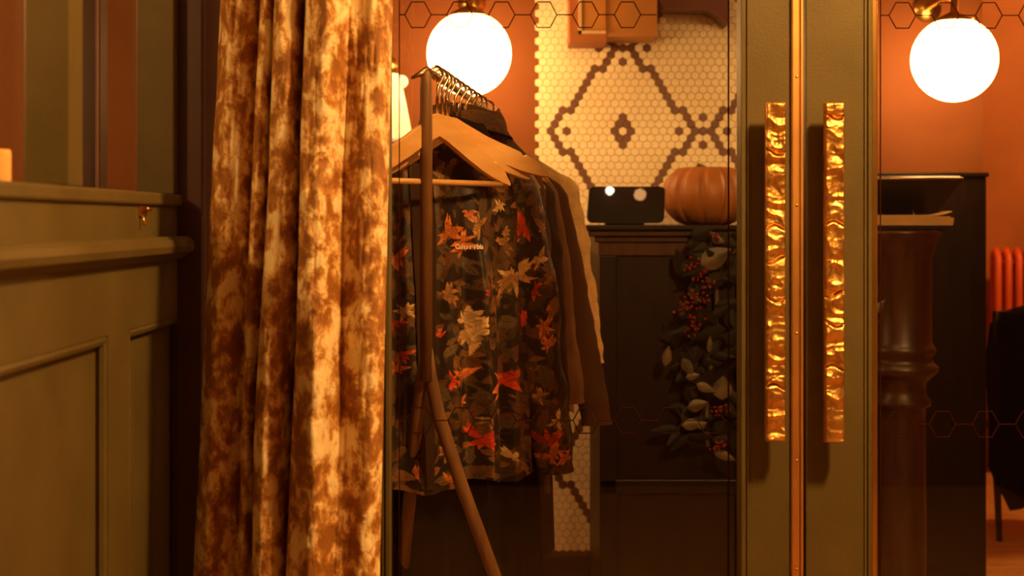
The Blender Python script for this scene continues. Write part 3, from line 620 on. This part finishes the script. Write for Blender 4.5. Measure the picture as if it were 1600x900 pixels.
# black screens
def monitor(x0, x1, z1, y, name, label, tilt):
    t = empty(name, ((x0+x1)/2, y, ztop), label, 'screen'); w = (x1-x0)/2; h = z1-ztop
    m = MB(); r = .018
    zz0 = .006; pts = []
    for (cx_, cz_, a0) in ((w-r, h-r*.6, 0), (-w+r*1.3, h-r*.6, 90), (-w+r, zz0+r, 180), (w-r, zz0+r, 270)):
        for k in range(5):
            a = math.radians(a0+k*22.5); pts.append((cx_+r*math.cos(a), 0, cz_+r*math.sin(a)*(.6 if cz_ > h/2 else 1)))
    pts = [(x+tilt*z, y_, z) for x, y_, z in pts]
    m.prism([(p[0], -.012-.25*p[2], p[2]) for p in pts], (0, .035, 0)); m.build('screen_case', M['black'], t)
    MB().box(-w*.5, w*.5, -.0, .10, 0, .012, bev=.003).box(-.02, .02, .02, .05, .01, h*.6).build('stand', M['black'], t)
    return t
t = monitor(ax(917, 4.3), ax(1037, 4.3), az(292, 4.3), 4.3, 'desk_screen', 'black desk screen with rounded corners, left of the pumpkin', .0)
# right tilted screen
x0, x1 = ax(1340, 4.3), ax(1468, 4.3)
t = empty('tilted_screen', ((x0+x1)/2, 4.35, ztop), 'black tilted touch screen behind the stack of menus', 'screen'); hz = az(279, 4.25)-ztop
m = MB(); w = (x1-x0)/2; b0 = .035
q = [(-w, -.02, b0), (w, -.02, b0), (w+.055, -.10, hz-.003), (-w-.05, -.10, hz-.003)]
m.prism([Vector(p) for p in q], (0, .03, .012)); m.build('screen_case', M['black'], t)
MB().tube([(-w-.05, -.10, hz), (w+.055, -.10, hz)], .004, 8).build('screen_edge', M['rail'], t, True)
MB().box(-.07, .07, -.04, .10, 0, .012, bev=.003).box(-.03, .03, 0, .03, .01, .12).build('stand', M['black'], t)
MB().tube([(w-.10, -.12, .0), (w-.095, -.115, .03), (w-.098, -.11, .045)], .0015, 6).build('cable', M['rail'], t, True)
# menus
R = random.Random(5)
for k in range(8):
    z = ztop+.0003+k*.0038; mx0, mx1 = ax(1350, 4.18), ax(1484, 4.18); dx = R.uniform(-.006, .006)
    m = MB(); n = 12
    top = k == 7
    for i in range(n):
        a, b = mx0+(mx1-mx0)*i/n, mx0+(mx1-mx0)*(i+1)/n
        la = .012*max(0, (i/n-.75)/.25)**2 if top else 0; lb = .012*max(0, ((i+1)/n-.75)/.25)**2 if top else 0
        vs = [m.bm.verts.new(p) for p in ((a, 4.155, z+la), (b, 4.155, z+lb), (b, 4.155, z+lb+.0030), (a, 4.155, z+la+.0030), (a, 4.25, z+la), (b, 4.25, z+lb), (b, 4.25, z+lb+.0030), (a, 4.25, z+la+.0030))]
        for f in ((0, 1, 2, 3), (5, 4, 7, 6), (3, 2, 6, 7), (1, 0, 4, 5)): m.bm.faces.new([vs[j] for j in f])
        if i == 0: m.bm.faces.new([vs[j] for j in (0, 3, 7, 4)])
        if i == n-1: m.bm.faces.new([vs[j] for j in (1, 5, 6, 2)])
    o = m.build('paper_menu', M['paper']); o.location.x = dx
    tag(o, 'paper menu with a lifted corner on top of the menu stack' if top else 'cream paper menu in the flat stack on the desk', 'menu', 'stacked paper menus')
# pumpkin
pc = at(1104, 304, 4.42); rp = 70/F*4.42
U, V = np.meshgrid(np.linspace(0, 2*PI, 240, endpoint=False), np.linspace(.02, PI-.02, 70))
rib = 1-.075*np.abs(np.sin(U*6+.3))**.0*(np.abs(np.cos(U*5.5+.4))**8)
r_ = np.sin(V)**.85*rp*rib; zz = np.cos(V)*rp*.74-.03*np.exp(-(V/.35)**2)+.02*np.exp(-((PI-V)/.3)**2)
t = empty('pumpkin', (pc.x, pc.y, ztop), 'ribbed orange pumpkin on the dark desk beside the black screen', 'pumpkin')
zoff = -zz.min(); link('pumpkin_body', grid_mesh('pumpkin_body', np.stack([r_*np.cos(U), r_*np.sin(U), zz+zoff], -1), True), M['pumpkin'], t)
MB().tube([(0, 0, zz[0].max()+zoff-.01), (-.01, -.005, zz[0].max()+zoff+.012), (-.03, -.01, zz[0].max()+zoff+.02)], [.016, .010, .009], 8).build('stem', M['stem'], t, True)
# garland of leaves and berries hanging down the desk front
gar = empty('berry_garland', at(1105, 380, DY-.03), 'hanging garland of dried leaves and red berries on the desk front', 'garland'); go = Vector(gar.location); R = random.Random(9)
def leaf(m, c, ang, L, w, tilt, curl=.3, mi=0):
    n = 7; rows = []
    for i in range(n):
        q = i/(n-1); a = q*L; ww = w*math.sin(PI*min(1, q**.75*.97+.015)); r = []
        for sgn in (-1, -.5, 0, .5, 1):
            b = ww*sgn; dep = -tilt*a+curl*L*q*q*.4+abs(sgn)*ww*.35
            r.append(m.bm.verts.new((c.x+a*math.cos(ang)-b*math.sin(ang)-go.x, min(c.y+dep, DY-.016)-go.y, c.z+a*math.sin(ang)+b*math.cos(ang)-go.z)))
        rows.append(r)
    for i in range(n-1):
        for j in range(4): m.bm.faces.new((rows[i][j], rows[i][j+1], rows[i+1][j+1], rows[i+1][j])).material_index = mi
def gx(py): return 1112+8*math.sin(py/60)
MB().tube([at(gx(p), p, DY-.035)-go for p in range(358, 700, 20)], .006, 8).build('stem', M['stem'], gar, True)
m = MB()
for i in range(90):
    py = R.uniform(362, 690); wd = 30+35*math.sin(PI*(py-340)/390)
    leaf(m, at(gx(py)+R.uniform(-wd, wd), py, DY-R.uniform(.03, .075)), R.uniform(0, 6.28), R.uniform(.05, .10), R.uniform(.012, .024), R.uniform(-.3, .5))
m.build('foliage', M['leaf'], gar, True)['label'] = 'dark green-grey leaves'
m = MB()
for px, py, ang, L, w in ((1095, 415, .5, .10, .032), (1040, 572, 1.4, .06, .014), (1066, 560, -1.0, .06, .016), (1072, 590, .2, .04, .012), (1075, 638, .3, .06, .018), (1066, 665, .1, .06, .017), (1090, 668, .5, .03, .012), (1108, 552, 1.5, .05, .008), (1128, 625, 1.5, .07, .03), (1115, 705, -.4, .07, .014), (1112, 372, -.3, .04, .012), (1088, 600, -.4, .06, .014), (1366, 490, .9, .05, .012), (1362, 470, 1.2, .05, .012)):
    leaf(m, at(px, py, DY-.09), ang, L, w, .1)
m.build('pale_leaves', M['paleleaf'], gar, True)['label'] = 'pale dried leaves'
for cxp, cyp, n, sp in ((1073, 478, 26, 13), (1086, 508, 22, 12), (1100, 440, 20, 14), (1118, 372, 8, 9), (1080, 420, 14, 12), (1126, 640, 18, 9), (1124, 697, 16, 9), (1095, 470, 16, 14), (1369, 508, 6, 4)):
    m = MB()
    for k in range(n): m.sphere(at(R.gauss(cxp, sp*.6), R.gauss(cyp, sp*.7), DY-R.uniform(.09, .115))-go, R.uniform(.0038, .0055), u=10, v=6)
    m.build('berry_cluster', M['berry'], gar, True)

# ---------------- far dining area ----------------
rd = empty('radiator', (ax(1548, 7.05), 7.05, 0), 'red column radiator on the far orange wall', 'radiator'); ztr = az(392, 7.05)
for k in range(9):
    x = .025+k*.052
    MB().tube([(x, -.03, .12), (x, -.03, ztr-.03), (x, 0, ztr), (x, .03, ztr-.03), (x, .03, .12)], .019, 12, flat=1).build('column_section', M['radiator'], rd, True)
MB().tube([(0, 0, .16), (.49, 0, .16)], .018).build('header_pipe', M['radiator'], rd, True); MB().tube([(0, 0, ztr-.06), (.49, 0, ztr-.06)], .015).build('header_pipe', M['radiator'], rd, True)
for x in (.05, .44): MB().tube([(x, 0, 0), (x, 0, .14)], .015).build('foot', M['radiator'], rd, True)
ch = empty('dining_chair', (ax(1606, 5.7), 5.75, 0), 'dark dining chair with a black coat over its back, before the radiator', 'chair')
MB().box(-.2, .2, -.2, .2, .43, .465, bev=.012).build('seat', M['desk'], ch)
for sx, sy in ((-1, -1), (1, -1), (-1, 1), (1, 1)): MB().tube([(sx*.17, sy*.16, .44), (sx*.195+.03*(sx < 0), sy*.2, .0)], [.018, .012], 10).build('leg', M['desk'], ch, True)
for sx in (-1, 1): MB().tube([(sx*.18, -.18, .44), (sx*.185, -.215, .9)], [.016, .013], 10).build('back_post', M['desk'], ch, True)
MB().box(-.19, .19, -.225, -.205, .80, .90, bev=.006).build('back_rail', M['desk'], ch)
# coat over the back
U, V = np.meshgrid(np.linspace(0, 2*PI, 120, endpoint=False), np.linspace(0, 1, 60))
zt2 = az(475, 5.53); zb2 = az(778, 5.53)
w = np.interp(V, [0, .03, .1, .3, .8, 1], [.05, .13, .19, .215, .21, .13]); T = np.interp(V, [0, .05, .2, 1], [.015, .05, .055, .045])
k = 1+.06*np.sin(U*7+V*3)+.05*np.sin(U*13)
zz = zt2-V*(zt2-zb2)+.05*np.cos(U)*V*V
m_ = link('draped_coat', grid_mesh('draped_coat', np.stack([ch.location.x+w*k*np.cos(U), 5.535+T*k*np.sin(U), zz], -1), True), M['blackcloth'])
tag(m_, 'black coat draped over the dining chair back', 'coat')
